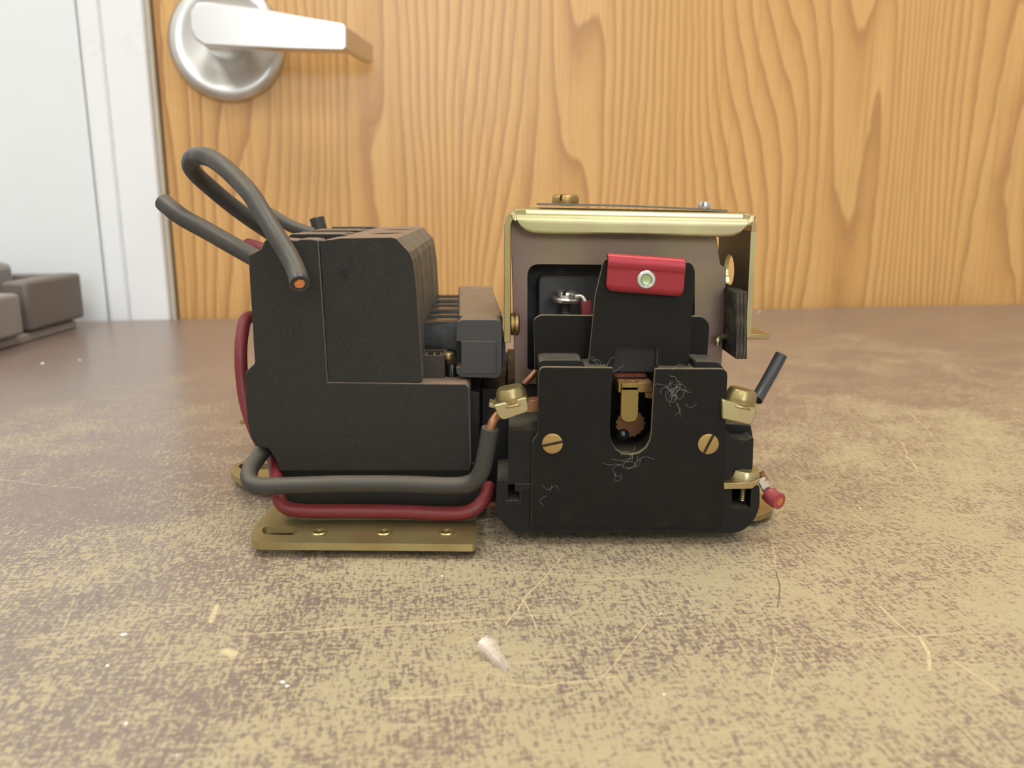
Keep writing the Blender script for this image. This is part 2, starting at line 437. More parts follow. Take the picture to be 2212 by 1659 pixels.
def strands(name, p, d, r_core, r_str, length, mat, parent):
    """the cut copper strands showing at a wire's end: 1 + 6 + 12 short rods"""
    u, v, a = frame_of(d); vs_ = []; fs = []
    for ring_, k in ((0, 1), (1, 6), (2, 12)):
        for i in range(k):
            t = 2*math.pi*i/max(k, 1) + ring_*0.3
            q = Vector(p) + (u*math.cos(t) + v*math.sin(t))*(ring_*r_core/2.3)
            vv, ff = tube_geo([q - a*0.6, q + a*(length + random.uniform(-.08, .12))], r_str, 7)
            b0 = len(vs_); vs_ += vv; fs += [tuple(b0+i_ for i_ in f_) for f_ in ff]
    return link(name, vs_, fs, mat, parent, smooth=True)
def thread(name, org, axis, r, length, pitch, mat, parent):
    prof = []; k = int(length/pitch)
    for i in range(k): prof += [(r*0.80, i*pitch), (r, i*pitch + pitch*0.5)]
    prof.append((r*0.8, k*pitch))
    return lathe(name, prof, org, axis, mat, parent, n=18, auto=20)
def empty(name, loc, label, cat, group=None):
    o = bpy.data.objects.new(name, None); C.objects.link(o); o.location = Vector(loc)*MM
    o.empty_display_size = 0.02
    o['label'] = label; o['category'] = cat
    if group: o['group'] = group
    return o
def tag(o, label=None, cat=None, group=None, kind=None):
    for k_, v_ in (('label', label), ('category', cat), ('group', group), ('kind', kind)):
        if v_: o[k_] = v_
    return o

# ================================================================== THE ROOM
def dbox(name, u0, u1, n0, n1, z0, z1, mat, parent=None, bevel=0.0):
    return box(name, (u0, n0, z0), (u1, n1, z1), mat, parent, bevel, f=D)
ROOM_U0, ROOM_U1, ROOM_N, FLOOR_Z, CEIL_Z = -1500.0, 2100.0, 4400.0, -760.0, 1780.0
def struct(o, label, cat=None):
    o['kind'] = 'structure'; o['label'] = label
    return o
# u positions of the door edge, frame and wall strips, read at the height of the table; the foot line n = 0 is the table's back edge
DF = -12.0                               # the door's face lies 12 mm behind the table edge
uD = to_door(DP(388, 690, DF))[0]
uR = to_door(DP(367, 690, -2))[0]        # right edge of the raised frame face
uF = to_door(DP(282, 690, -2))[0]        # left edge of the frame face
uS = to_door(DP(234, 690, -5))[0]        # left edge of the moulding strip
DOOR_W, DOOR_TOP = 915.0, 1280.0
struct(dbox('floor', ROOM_U0, ROOM_U1, -60, ROOM_N, FLOOR_Z-20, FLOOR_Z, M['floor']), 'grey tiled floor under the work table')
struct(dbox('ceiling', ROOM_U0, ROOM_U1, -60, ROOM_N, CEIL_Z, CEIL_Z+20, M['ceiling']), 'white ceiling with fluorescent panels')
struct(dbox('wall_left', ROOM_U0-30, ROOM_U0, -60, ROOM_N, FLOOR_Z, CEIL_Z, M['room_wall']), 'pale side wall of the room')
struct(dbox('wall_right', ROOM_U1, ROOM_U1+30, -60, ROOM_N, FLOOR_Z, CEIL_Z, M['room_wall']), 'pale side wall of the room opposite')
struct(dbox('wall_back', ROOM_U0, ROOM_U1, ROOM_N, ROOM_N+30, FLOOR_Z, CEIL_Z, M['room_wall']), 'pale wall behind the camera')
# the wall the door is in: panel left of the frame, panel right of and above the door
struct(dbox('wall_front', ROOM_U0, uS-0.8, -60, -7, FLOOR_Z, CEIL_Z, M['white_wall']), 'smooth white wall panel beside the door frame')
struct(dbox('wall_far', uD+DOOR_W+60, ROOM_U1, -60, -7, FLOOR_Z, CEIL_Z, M['white_wall']), 'white wall beyond the wooden door')
struct(dbox('wall_head', uS, uD+DOOR_W+60, -60, -7, DOOR_TOP+60, CEIL_Z, M['white_wall']), 'white wall above the wooden door')
struct(dbox('trim_1', uF, uR, -60, -2, FLOOR_Z, DOOR_TOP+60, M['white_paint'], bevel=1.5), 'glossy white door frame face left of the wooden door')
struct(dbox('trim_2', uS, uF-0.6, -60, -5, FLOOR_Z, DOOR_TOP+60, M['white_paint'], bevel=3.0), 'narrow white moulding between wall and door frame')
struct(dbox('trim_3', uR, uD-1.5, -60, -8, FLOOR_Z, DOOR_TOP+60, M['frame_edge'], bevel=0.8), 'cream door stop edge between frame and door')
struct(dbox('trim_4', uD+DOOR_W+2, uD+DOOR_W+60, -60, -2, FLOOR_Z, DOOR_TOP+60, M['white_paint'], bevel=1.5), 'white door frame upright on the hinge side')
struct(dbox('trim_5', uD-1.5, uD+DOOR_W+2, -60, -2, DOOR_TOP+2, DOOR_TOP+60, M['white_paint'], bevel=1.5), 'white door frame head above the door')
door = struct(dbox('door_1', uD, uD+DOOR_W, DF-42, DF, FLOOR_Z+8, DOOR_TOP, M['wood'], bevel=1.0), 'varnished honey-coloured wood veneer door with lever handle')
# wood grain runs with the door: give the mesh the door's own axes
ang = math.atan2(DU.y, DU.x)
def realign(o, a):
    R = Matrix.Rotation(-a, 4, 'Z'); o.data.transform(R); o.rotation_euler = (0, 0, a)
realign(door, ang)

def door_part(name, verts, faces, mat, parent_, **kw):
    o = link(name, verts, faces, mat, None, **kw)
    return o
# ---- the lever handle, parts of the door
hub = DP(492, 93, DF); hu, _, hz = to_door(hub)
handle = bpy.data.objects.new('door_handle', None); C.objects.link(handle)
handle.location = hub*MM
handle['label'] = 'satin chrome lever handle on a round dished rosette'
R_ROS = 42.5
prof = [(R_ROS, 0.0), (R_ROS+0.4, 3.0), (R_ROS-1.0, 6.2), (R_ROS-4.5, 8.6), (R_ROS-8, 8.6), (R_ROS-13, 6.6), (R_ROS-19, 3.9), (R_ROS-24, 2.4), (14.5, 2.0), (13.5, 6.5), (13, 46.0), (11, 47)]
lathe('rosette', prof, hub, DN, M['satin'], handle, n=64, auto=60)
# lever: face outline at n=58, tapered bar with a return end bent back towards the door
def lever():
    face = [(408, 22), (424, 6), (448, 3), (560, 17), (660, 36), (742, 51), (750, 58), (750, 104), (742, 109), (640, 107), (520, 102), (440, 98), (420, 84), (409, 62)]
    f0 = [DP(x, y, DF+58) for x, y in face]
    cx = sum((p for p in f0), Vector())/len(f0)
    rings = []
    mid = [p - DN*3.0 for p in f0]
    # slightly larger ring behind the front face = softened edge
    front = [p + (cx - p)*0.012 for p in f0]
    back = [p - DN*13.0 for p in f0]
    v = front + mid + back; m = len(face); f = [tuple(range(m))]
    for j in range(2):
        for i in range(m): f.append((j*m+i, j*m+(i+1) % m, (j+1)*m+(i+1) % m, (j+1)*m+i))
    f.append(tuple(2*m+i for i in reversed(range(m))))
    return v, f
v, f = lever()
link('lever', v, f, M['satin'], handle, bevel=1.0)
e0, e1 = DP(748, 56, DF+57.5), DP(748, 107, DF+57.5)
g0, g1 = DP(807, 99, DF+22), DP(806, 137, DF+22)
ret = [e0, e1, g1, g0]
th = DU*-6.5 - DN*2
link('lever_return', ret + [p + th for p in ret], [(0,1,2,3),(7,6,5,4),(0,4,5,1),(1,5,6,2),(2,6,7,3),(3,7,4,0)], M['satin'], handle, bevel=1.0)
handle.parent = door
handle.matrix_parent_inverse = (Matrix.Translation(door.location) @ Matrix.Rotation(ang, 4, 'Z')).inverted()

# ---- ceiling troffers (the room's lamps)
def troffer(u, n, label, du=600, dn=1000):
    t = empty('ceiling_light', D(u, n, CEIL_Z-40), label, 'ceiling light', 'fluorescent ceiling panels')
    dbox('light_housing', u-du/2-25, u+du/2+25, n-dn/2-25, n+dn/2+25, CEIL_Z-38, CEIL_Z-2, M['white_paint'], t)
    m = bpy.data.materials.get('fluorescent_diffuser')
    if not m:
        m, nt, b = new_mat('fluorescent_diffuser')
        b.inputs['Base Color'].default_value = (0.9, 0.9, 0.9, 1)
        b.inputs['Emission Color'].default_value = (1.0, 0.965, 0.90, 1); b.inputs['Emission Strength'].default_value = PANEL_STRENGTH
    dbox('diffuser', u-du/2, u+du/2, n-dn/2, n+dn/2, CEIL_Z-41, CEIL_Z-38, m, t)
for u in (-750, 560):
    for n in (560, 2500):
        troffer(u, n, 'long white fluorescent panel set in the ceiling')
# ---- the window in the wall behind the camera
def window(u0, u1, z0, z1):
    fr = struct(dbox('window_1', u0-50, u1+50, ROOM_N-34, ROOM_N, z0-50, z1+50, M['white_paint']), 'white framed window behind the camera')
    m, nt, b = new_mat('daylit_window_pane')
    b.inputs['Base Color'].default_value = (0.6, 0.65, 0.7, 1); b.inputs['Roughness'].default_value = 0.1
    b.inputs['Emission Color'].default_value = (0.90, 0.96, 1.0, 1); b.inputs['Emission Strength'].default_value = WINDOW_STRENGTH
    um = (u0+u1)/2
    for a_, b_ in ((u0, um-20), (um+20, u1)):
        dbox('window_pane', a_, b_, ROOM_N-40, ROOM_N-35, z0, z1, m, fr)
window(-150, 1050, 620, 1420)

# ================================================================== THE TABLE
TB_ROT = ang
tb_c = D(150, 400, 0)
table = empty('work_table', (tb_c.x, tb_c.y, FLOOR_Z), 'work table with a worn brown laminate top, pushed against the door', 'table')
def tloc(p):      # world mm -> table-top local mm
    q = Vector(p) - tb_c; return Vector((q.dot(DU), q.dot(-DN), 0))
class _Inv:
    def __matmul__(s, p): return tloc(p)
SEGS += [(1090, 1350, 1215, 1200, .22, .8, 0), (985, 1390, 1040, 1365, .2, .6, 0), (832, 1516, 1010, 1500, .28, .75, 0), (1095, 1475, 1170, 1482, .25, .6, 0), (1170, 1482, 1340, 1458, .25, .7, 0),
         (1300, 1462, 1400, 1350, .25, .6, 0), (1136, 1295, 1155, 1360, .2, .7, 0), (640, 1372, 800, 1345, .2, .6, 0), (680, 1245, 980, 1252, .22, .4, 0), (1040, 1236, 1320, 1248, .25, .5, 0),
         (1715, 1025, 1870, 1125, .3, .8, 0), (1870, 1125, 1945, 1150, .3, .8, 0), (1700, 1028, 1775, 1020, .3, .8, 0), (1945, 955, 1985, 1020, .3, .8, 0), (1970, 895, 2015, 940, .3, .7, 0),
         (2085, 943, 2145, 948, .3, .8, 0), (1890, 782, 1965, 780, .35, .8, 0), (2000, 885, 2212, 873, .25, .5, 0), (1905, 1310, 1980, 1375, .35, .6, 0), (1990, 1377, 2007, 1410, .5, .8, 0), (2007, 1410, 2003, 1452, .45, .8, 0),
         (2045, 1420, 2170, 1505, .3, .6, 0), (1650, 1490, 1674, 1400, .2, .55, 0), (1674, 1400, 1672, 1360, .2, .5, 0), (1500, 1650, 1690, 1632, .25, .6, 0),
         (1681, 1232, 1687, 1315, .35, .75, 1), (1660, 1120, 1681, 1232, .3, .35, 0), (1465, 1178, 1500, 1215, .22, .6, 1), (1383, 1217, 1408, 1203, .35, .6, 1),
         (0, 1036, 180, 1056, .35, .45, 0), (135, 1355, 165, 1290, .35, .45, 0), (460, 1312, 456, 1342, .9, .8, 0), (494, 1405, 506, 1412, 1.5, .8, 0), (555, 1430, 600, 1422, .3, .7, 0), (270, 1300, 350, 1325, .3, .35, 0),
         (2120, 826, 2150, 834, .5, .8, 0), (2098, 916, 2200, 908, .28, .6, 0)]
M['table'] = mat_table(tb_c, _Inv())
def dslab(name, u0, u1, n0, n1, z0, z1, mat, parent, bevel=0.0):
    vs_ = [D(u, n, z) for z in (z0, z1) for (u, n) in ((u0, n0), (u1, n0), (u1, n1), (u0, n1))]
    return link(name, vs_, [(0,3,2,1),(4,5,6,7),(0,1,5,4),(1,2,6,5),(2,3,7,6),(3,0,4,7)], mat, parent, bevel=bevel)
tu0, tu1 = 150-900, 150+900
top = dslab('table_top', tu0, tu1, 0.0, 800.0, -28, 0, M['table'], table)
realign(top, ang)
# object coordinates of the top are measured from its centre, as tloc() expects
for (u, n) in ((tu0+60, 90), (tu1-60, 90), (tu0+60, 720), (tu1-60, 720)):
    dslab('leg', u-20, u+20, n-20, n+20, FLOOR_Z, -28, M['leg_metal'], table, 2.0)

# ================================================================== THE MOTOR STARTER
base = PZ(1090, 1120, 0)
ST = empty('motor_starter', (base.x, base.y, 0), 'black industrial motor starter with yellow zinc brackets and cut wires, lying on the table', 'motor starter')

# ---- mounting plates under the unit
def stadium(x0, x1, y0, y1, n=10):
    r = (y1-y0)/2; cy = (y0+y1)/2; k = 1.7    # px on a foreshortened plane: ends wider than tall
    out = []
    for i in range(n+1):
        t = -math.pi/2 + math.pi*i/n; out.append((x1 - r*k + r*k*math.cos(t), cy + r*math.sin(t)))
    for i in range(n+1):
        t = math.pi/2 + math.pi*i/n; out.append((x0 + r*k + r*k*math.cos(t), cy + r*math.sin(t)))
    return out
PLZ = 4.3
mp_holes = [stadium(566, 642, 1137, 1155)] + [ell(x, 1150, 17, 7.5, 20) for x in (690, 830, 965)]
mp = slab('mounting_plate', rnd([(538, 1158), (552, 1172), (1024, 1176), (1030, 1166), (1030, 1095), (1052, 1000), (700, 990), (597, 1085), (548, 1138)], [14, 20, 8, 8, 0, 0, 0, 0, 20]), PLZ, 2.0, M['zinc_plate'], ST, holes=mp_holes, bevel=0.25)
for x in (690, 830, 965):
    c = PZ(x, 1150, PLZ)
    lathe('threaded_bush', [(1.35, -4.2), (2.0, -4.2), (2.05, -1.9), (2.3, 0.15), (1.9, 0.42), (1.45, 0.3), (1.25, -0.6), (1.3, -1.8), (1.25, -2.4)], c, (0, 0, 1), M['zinc'], mp, n=28, loop=True)
le = slab('mounting_ear', rnd([(495, 1019), (510, 1001), (548, 990), (660, 984), (660, 1062), (528, 1042)], [8, 14, 14, 0, 0, 10]), PLZ, 2.0, M['zinc_plate'], ST, holes=[stadium(516, 600, 1001, 1014)], bevel=0.2)
slab('mounting_ear', rnd([(1585, 1062), (1645, 1064), (1674, 1082), (1670, 1100), (1640, 1113), (1585, 1113)], [0, 10, 14, 14, 10, 0]), 3.4, 2.0, M['zinc'], ST, bevel=0.2)

# ---- contactor: base, L-shaped housing with open terminal ribs, arc cover
CF = 226.0
prism('contactor_base', [(608, 1000), (1052, 1000), (1052, 1104), (640, 1104), (612, 1080)], CF+4, 62, M['dull_black'], ST, bevel=0.4)
LOW = [(708, 826), (905, 829), (1006, 829), (1014, 838), (1017, 1000), (1014, 1018), (603, 1018), (597, 996), (580, 970), (556, 966), (541, 946), (533, 900), (528, 806), (550, 785), (542, 660)]
RIBTOP = [(536, 551), (551, 544), (564, 537), (571, 521), (580, 514), (600, 515), (620, 517), (640, 519), (650, 516), (672, 516), (688, 519)]
housing = prism('contactor_housing', RIBTOP + LOW, CF, 9, M['dusty_sidelit_black'], ST, bevel=0.35)
q = [P(x, y, CF) for x, y in [(537, 562), (691, 562)] + LOW]
m = len(q); v = [Vector((p.x, CF+9, p.z)) for p in q] + [Vector((p.x-3, CF+100, p.z)) for p in q]
bev(link('housing_body', v, [tuple(range(m)), tuple(m+i for i in reversed(range(m)))] + [(i, (i+1) % m, m+(i+1) % m, m+i) for i in range(m)], M['dusty_sidelit_black'], housing), 0.35)
# the open terminal compartments on top: standing partition ribs
RIB2 = [(575, 566), (571, 521), (580, 513), (700, 513), (724, 517), (724, 566)]
for Y0, k_ in ((27, -0.8), (38, -1.1), (58, -1.7), (69, -2.0), (95, -2.8)):
    q = [P(x, y, CF) for x, y in RIB2]
    v = [Vector((p.x+k_, CF+Y0, p.z)) for p in q] + [Vector((p.x+k_, CF+Y0+4.5, p.z)) for p in q]; m = len(q)
    link('terminal_rib', v, [tuple(range(m)), tuple(m+i for i in reversed(range(m)))] + [(i, (i+1) % m, m+(i+1) % m, m+i) for i in range(m)], M['dusty_sidelit_black'], housing, bevel=0.3)
ARC = [(691, 521), (735, 515), (845, 513), (856, 516), (884, 546), (891, 562), (898, 610), (904, 700), (912, 820), (908, 826), (710, 825)]
cover = prism('arc_cover', ARC, CF+0.3, 98, M['dusty_sidelit_black'], ST, dx=-3)
def cut(o, cutters):
    """carve boxes / cylinders out of a mesh for good"""
    tmp = []
    for (vv, ff) in cutters:
        me = bpy.data.meshes.new('cutter'); me.from_pydata([Vector(p)*MM - Vector(o.location) - Vector(o.parent.location) for p in vv], [], ff)
        bm = bmesh.new(); bm.from_mesh(me); bmesh.ops.recalc_face_normals(bm, faces=bm.faces); bm.to_mesh(me); bm.free()
        c_ = bpy.data.objects.new('cutter', me); C.objects.link(c_); c_.location = Vector(o.location) + Vector(o.parent.location); tmp.append(c_)
        md = o.modifiers.new('cut', 'BOOLEAN'); md.operation = 'DIFFERENCE'; md.object = c_; md.solver = 'EXACT'
    dg = bpy.context.evaluated_depsgraph_get()
    new = bpy.data.meshes.new_from_object(o.evaluated_get(dg)); o.modifiers.clear(); o.data = new
    for c_ in tmp: bpy.data.objects.remove(c_)
    return o
def cyl_geo(c, rx, ry, z0, z1, n=24):
    v = [(c[0]+rx*math.cos(2*math.pi*i/n), c[1]+ry*math.sin(2*math.pi*i/n), z) for z in (z0, z1) for i in range(n)]
    return v, [tuple(reversed(range(n))), tuple(range(n, 2*n))] + [(i, (i+1) % n, n+(i+1) % n, n+i) for i in range(n)]
def box_geo(x0, x1, y0, y1, z0, z1):
    return [(x0,y0,z0),(x1,y0,z0),(x1,y1,z0),(x0,y1,z0),(x0,y0,z1),(x1,y0,z1),(x1,y1,z1),(x0,y1,z1)], [(0,3,2,1),(4,5,6,7),(0,1,5,4),(1,2,6,5),(2,3,7,6),(3,0,4,7)]
ztop = P(798, 514, CF).z; xc_ = P(806, 514, CF).x; xs_ = P(905, 700, CF).x
cuts = [cyl_geo((xc_-1.0, CF+32), 5.2, 3.6, ztop-4, ztop+3), cyl_geo((xc_-2.0, CF+66), 5.2, 3.6, ztop-4, ztop+3)]
for Yg in (CF+33, CF+66):      # vertical joints between the poles on the right flank
    cuts.append(box_geo(xs_-2.6, xs_+4, Yg-.35, Yg+.35, P(905, 815, CF).z, P(905, 560, CF).z))
bev(cut(cover, cuts), 0.3); cover.data.set_sharp_from_angle(angle=math.radians(14))
c = P(742, 588, CF); lathe('eject_mark', [(0.95, 0), (0.95, 0.18), (0.7, 0.22), (0.6, 0.05)], c, (0, -1, 0), M['phenolic'], cover, n=20)
c = P(757, 559, CF); lathe('eject_mark', [(0.5, 0), (0.5, 0.15), (0.3, 0.16)], c, (0, -1, 0), M['phenolic'], cover, n=12)

prism('terminal_tab', [(517, 911), (530, 902), (560, 900), (560, 916), (519, 917)], 300, 5, M['zinc'], housing, bevel=0.2)
# ---- shoulder behind the lower right block, contact rods, terminal box
prism('contactor_shoulder', [(1000, 842), (1036, 848), (1036, 1004), (1000, 1004)], CF+6, 60, M['dull_black'], ST, bevel=0.4)
zr = P(960, 694, 244).z
for i, (Y0, Y1) in enumerate(((243, 252), (257, 262), (270, 279), (284, 289), (297, 306), (311, 316))):
    xl = P(905, 694, 244).x - 0.03*(Y0-243) ; xr = P(1000, 694, 244).x - 0.03*(Y0-243)
    zb = zr - (9.0 if i % 2 == 0 else 5.0)
    prof = [(Y0, zb), (Y0, zr-1.2), (Y0+.4, zr-.4), (Y0+1.2, zr), (Y1-1.2, zr), (Y1-.4, zr-.4), (Y1, zr-1.2), (Y1, zb)]; m = len(prof)
    v = [Vector((xl, y, z)) for y, z in prof] + [Vector((xr, y, z)) for y, z in prof]
    link('contact_rod', v, [tuple(range(m)), tuple(m+j for j in reversed(range(m)))] + [(j, (j+1) % m, m+(j+1) % m, m+j) for j in range(m)], M['gloss_black'], ST, smooth=True, auto=50)
# open brown terminal box with contact pins
a0 = P(912, 752, 240); a1 = P(966, 826, 240)
def open_box(name, x0, x1, y0, y1, z0, z1, t, mat, parent):
    v = [(x0,y0,z0),(x1,y0,z0),(x1,y1,z0),(x0,y1,z0),(x0,y0,z1),(x1,y0,z1),(x1,y1,z1),(x0,y1,z1),
         (x0+t,y0+t,z1),(x1-t,y0+t,z1),(x1-t,y1-t,z1),(x0+t,y1-t,z1),(x0+t,y0+t,z0+t),(x1-t,y0+t,z0+t),(x1-t,y1-t,z0+t),(x0+t,y1-t,z0+t)]
    f = [(0,3,2,1),(0,1,5,4),(1,2,6,5),(2,3,7,6),(3,0,4,7),(4,5,9,8),(5,6,10,9),(6,7,11,10),(7,4,8,11),(8,9,13,12),(9,10,14,13),(10,11,15,14),(11,8,12,15),(12,13,14,15)]
    return link(name, v, f, mat, parent, bevel=0.12)
zt = P(940, 768, 233).z
tbx = open_box('terminal_box', P(905, 768, 233).x, P(960, 768, 233).x, 233, 243, P(940, 830, 233).z, zt, 0.8, M['brown_plastic'], ST)
for px_ in (922, 939, 953):
    c = P(px_, 768, 241); lathe('contact_pin', [(0.35, -2.2), (0.35, -.7), (0.2, -.5)], (c.x, 240.5, zt), (0, 0, 1), M['brass'], tbx, n=10)
c = P(968, 775, 238); lathe('terminal_screw', [(2.0, 0), (2.2, .5), (2.0, 1.6), (1.4, 2.0)], c, (0, 0, 1), M['zinc'], ST, n=20)
c = P(977, 830, 236); lathe('terminal_post', [(1.7, 0), (1.7, 5.2), (1.4, 6.0), (0.9, 6.3)], c, (0, 0, 1), M['gloss_black'], ST, n=20)

# ---- the crossbar between contactor and coil
CBF = 231.0
barpx = rnd([(985, 700), (995, 690), (1075, 690), (1085, 700), (1085, 806), (1076, 818), (995, 815), (985, 806), (985, 793), (998, 793), (998, 738), (985, 738)], [6, 6, 7, 7, 8, 8, 8, 5, 0, 0, 0, 0], 4)
bar = prism('crossbar', barpx, CBF, 9, M['bar_grey'], ST, bevel=0.25)
qb = [P(x, y, CBF) for x, y in rnd([(985, 690), (1085, 690), (1085, 818), (985, 815)], 8, 4)]; m = len(qb)
bev(link('crossbar_body', [Vector((p.x, CBF+9, p.z)) for p in qb] + [Vector((p.x-5, CBF+92, p.z)) for p in qb], [tuple(range(m)), tuple(m+i for i in reversed(range(m)))] + [(i, (i+1) % m, m+(i+1) % m, m+i) for i in range(m)], M['bar_grey'], bar), 0.25)
prism('crossbar_recess_shade', [(987, 740), (1000, 740), (1000, 791), (987, 791)], CBF+8.2, 0.7, M['dull_black'], bar)  # thin dark sheet on the notch floor, painting in the shade there
prism('crossbar_cap', rnd([(996, 737), (1072, 737), (1072, 808), (996, 808)], 4, 3), CBF-0.35, 0.6, M['bar_grey'], bar, bevel=0.12)
prism('crossbar_rib', [(1085, 728), (1092, 729), (1092, 785), (1085, 795)], CBF+6, 70, M['bar_grey'], bar, bevel=0.15, dx=-4)
# dark body filling the space below the bar, between contactor and relay
prism('center_body', [(1040, 838), (1094, 838), (1094, 830), (1160, 830), (1160, 1096), (1040, 1096)], 240, 60, M['dull_black'], ST, bevel=0.4)

# ---- coil with mauve zinc frame plate
coil = prism('coil', rnd([(1163, 604), (1170, 596), (1480, 600), (1480, 800), (1163, 800)], [8, 8, 0, 0, 0]), 245, 40, M['bar_grey'], ST, bevel=0.8)
prism('coil_shroud', [(1128, 560), (1520, 560), (1520, 860), (1128, 860)], 250, 30, M['dull_black'], coil, bevel=0.3)
FRAME = rnd([(1103, 470), (1500, 474), (1544, 492), (1557, 572), (1569, 577), (1566, 690), (1555, 830), (1112, 830)], [3, 20, 40, 4, 4, 0, 0, 0])
coil_plate = prism('coil_frame', FRAME, 238, 1.6, M['zinc_purple'], ST, holes=[rnd([(1140, 571), (1500, 575), (1500, 800), (1140, 800)], [26, 26, 8, 8])], bevel=0.2)
# coil terminal: slotted screw, cupped washer, threaded shank and red lead
c = P(1222, 645, 239)
ct = lathe('cup_washer', [(4.1, -1.0), (4.4, -.2), (4.2, .35), (2.0, .5)], c, (0.08, 0, 1), M['steel'], ST, n=28)
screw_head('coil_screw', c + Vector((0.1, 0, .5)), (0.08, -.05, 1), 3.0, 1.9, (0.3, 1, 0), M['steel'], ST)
thread('screw_thread', c - Vector((0, 0, 6.5)), (0, 0, 1), 1.35, 6.0, 0.7, M['dark_steel'], ST)
rl = tube('red_lead', [P(1266, 650, 237), P(1267, 668, 237), P(1270, 700, 237)], 1.6, M['red_bright'], ST)
tube('lead_conductor', [P(1240, 640, 238), P(1256, 640, 237.5), P(1265, 652, 237)], 0.75, M['steel'], rl, n=8)

# ---- yellow zinc bracket over the coil
BF, BB = 230.0, 266.0
def flange():
    cols = 60; v = []; f = []
    import bisect
    bot = [(1113, 459), (1117, 476), (1126, 490), (1138, 499), (1152, 504), (1180, 506), (1560, 512), (1585, 510), (1602, 502), (1613, 489), (1619, 475), (1622, 464)]
    xs = []
    for i in range(cols+1):
        t = i/cols; xs.append(1113 + (1622-1113)*(0.5-0.5*math.cos(math.pi*t)))
    for x in xs:
        j = max(1, min(len(bot)-1, bisect.bisect_left([b[0] for b in bot], x)))
        (xa, ya), (xb, yb) = bot[j-1], bot[j]; yb_ = ya + (yb-ya)*(x-xa)/(xb-xa)
        ztop = P(x, 449 + 10.5*(x-1113)/509, BF).z; X = P(x, 480, BF).x; zbot = min(P(x, yb_, BF).z, ztop-0.6)
        R = 3.2; prof = [(BB, ztop), (BF+14, ztop), (BF+R, ztop)]
        depth = ztop - zbot
        for a_ in range(1, 7):
            t = math.pi/2*a_/6
            prof.append((BF+R-R*math.sin(t), max(ztop - R*(1-math.cos(t)), zbot)))
        for a_ in range(1, 5):
            prof.append((BF, max(min(ztop-R, ztop-R-(depth-R)*a_/4), zbot)))
        v += [Vector((X, y, z)) for y, z in prof]
    m = len(prof)
    for i in range(cols):
        for j in range(m-1): f.append((i*m+j, i*m+j+1, (i+1)*m+j+1, (i+1)*m+j))
    return v, f
v, f = flange()
br = link('bracket', v, f, M['zinc_bright'], ST, smooth=True, auto=50)
so = br.modifiers.new('sheet', 'SOLIDIFY'); so.thickness = 1.5*MM; so.offset = -1
# left leg with its bend
def offset_path(path, t):
    out = []
    for i in range(len(path)):
        d = (Vector(path[min(i+1, len(path)-1)]) - Vector(path[max(i-1, 0)])).normalized(); out.append((path[i][0] - d.y*t, path[i][1] + d.x*t))
    return path + out[::-1]
pl = [(1135, 451.5), (1114, 454), (1101, 461), (1093, 472), (1089, 488), (1089, 740)]
prism('bracket_leg', offset_path(pl, -14), BF+0.4, BB-BF-0.4, M['zinc'], br, bevel=0.15)
pr = [(1622, 740), (1634, 500), (1634, 486), (1628, 472), (1619, 463), (1606, 460)]
# right leg: bend piece and the pierced upright
prism('bracket_bend', offset_path([(1634, 500), (1634, 488), (1630, 475), (1622, 466), (1608, 462)], -11), BF+0.4, BB-BF-0.4, M['zinc'], br, bevel=0.12)
xo = lambda z: P(1634, 500, BF).x + (P(1634, 500, BF).z - z)*0.014
zt_, zb_ = P(1634, 500, BF).z, P(1622, 728, BF).z
zh = P(1590, 585, 250).z
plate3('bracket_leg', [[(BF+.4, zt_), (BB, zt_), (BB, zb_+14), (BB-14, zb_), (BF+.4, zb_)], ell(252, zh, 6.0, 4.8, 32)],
       lambda y, z: Vector((xo(z), y, z)), lambda y, z: Vector((xo(z)-1.35, y, z)), M['zinc_shaded'], br, bevel=0.0, edge=M['zinc_bright'])
zf = P(1620, 724, 238).z
box('bracket_foot', (P(1548, 724, 244).x, 236, zf-0.9), (P(1652, 724, 240).x, 250, zf+0.6), M['zinc'], br, bevel=0.2)
tube('spring_clip', [P(1549, 745, 234), P(1551, 735, 234), P(1560, 729, 235), P(1585, 726, 236)], 0.8, M['zinc_bright'], br, n=10)
lathe('leg_rivet', [(3.4, 0), (3.4, .5), (2.6, 1.1), (1.2, 1.35)], Vector((xo(P(1622, 668, 238).z), 240, P(1622, 668, 240).z)), (1, 0, 0), M['zinc'], br, n=24)
# black laminated latch block on the inside of the leg
xr = P(1624, 700, 225).x
latch = None
for i, (xa, xb) in enumerate(((1591, 1599), (1599.5, 1606.5), (1607, 1614.5))):
    q = rnd([(xa, 632), (xb, 629), (xb-1, 776), (xa-1, 776)], 2, 3)
    o_ = prism('latch_block' if i == 0 else 'latch_ply', q, 225, 24 if i < 2 else 22, M['fibre'], ST if i == 0 else latch, bevel=0.15)
    if i == 0: latch = o_
# gold adjusting collar beside the coil plate
c = P(1103, 700, 235)
lathe('brass_collar', [(2.6, 0), (3.2, .2), (3.2, .9), (2.2, 1.0), (2.2, 1.3), (3.2, 1.4), (3.2, 2.2), (2.4, 2.6)], c, (1, 0, 0), M['brass'], ST, n=28)
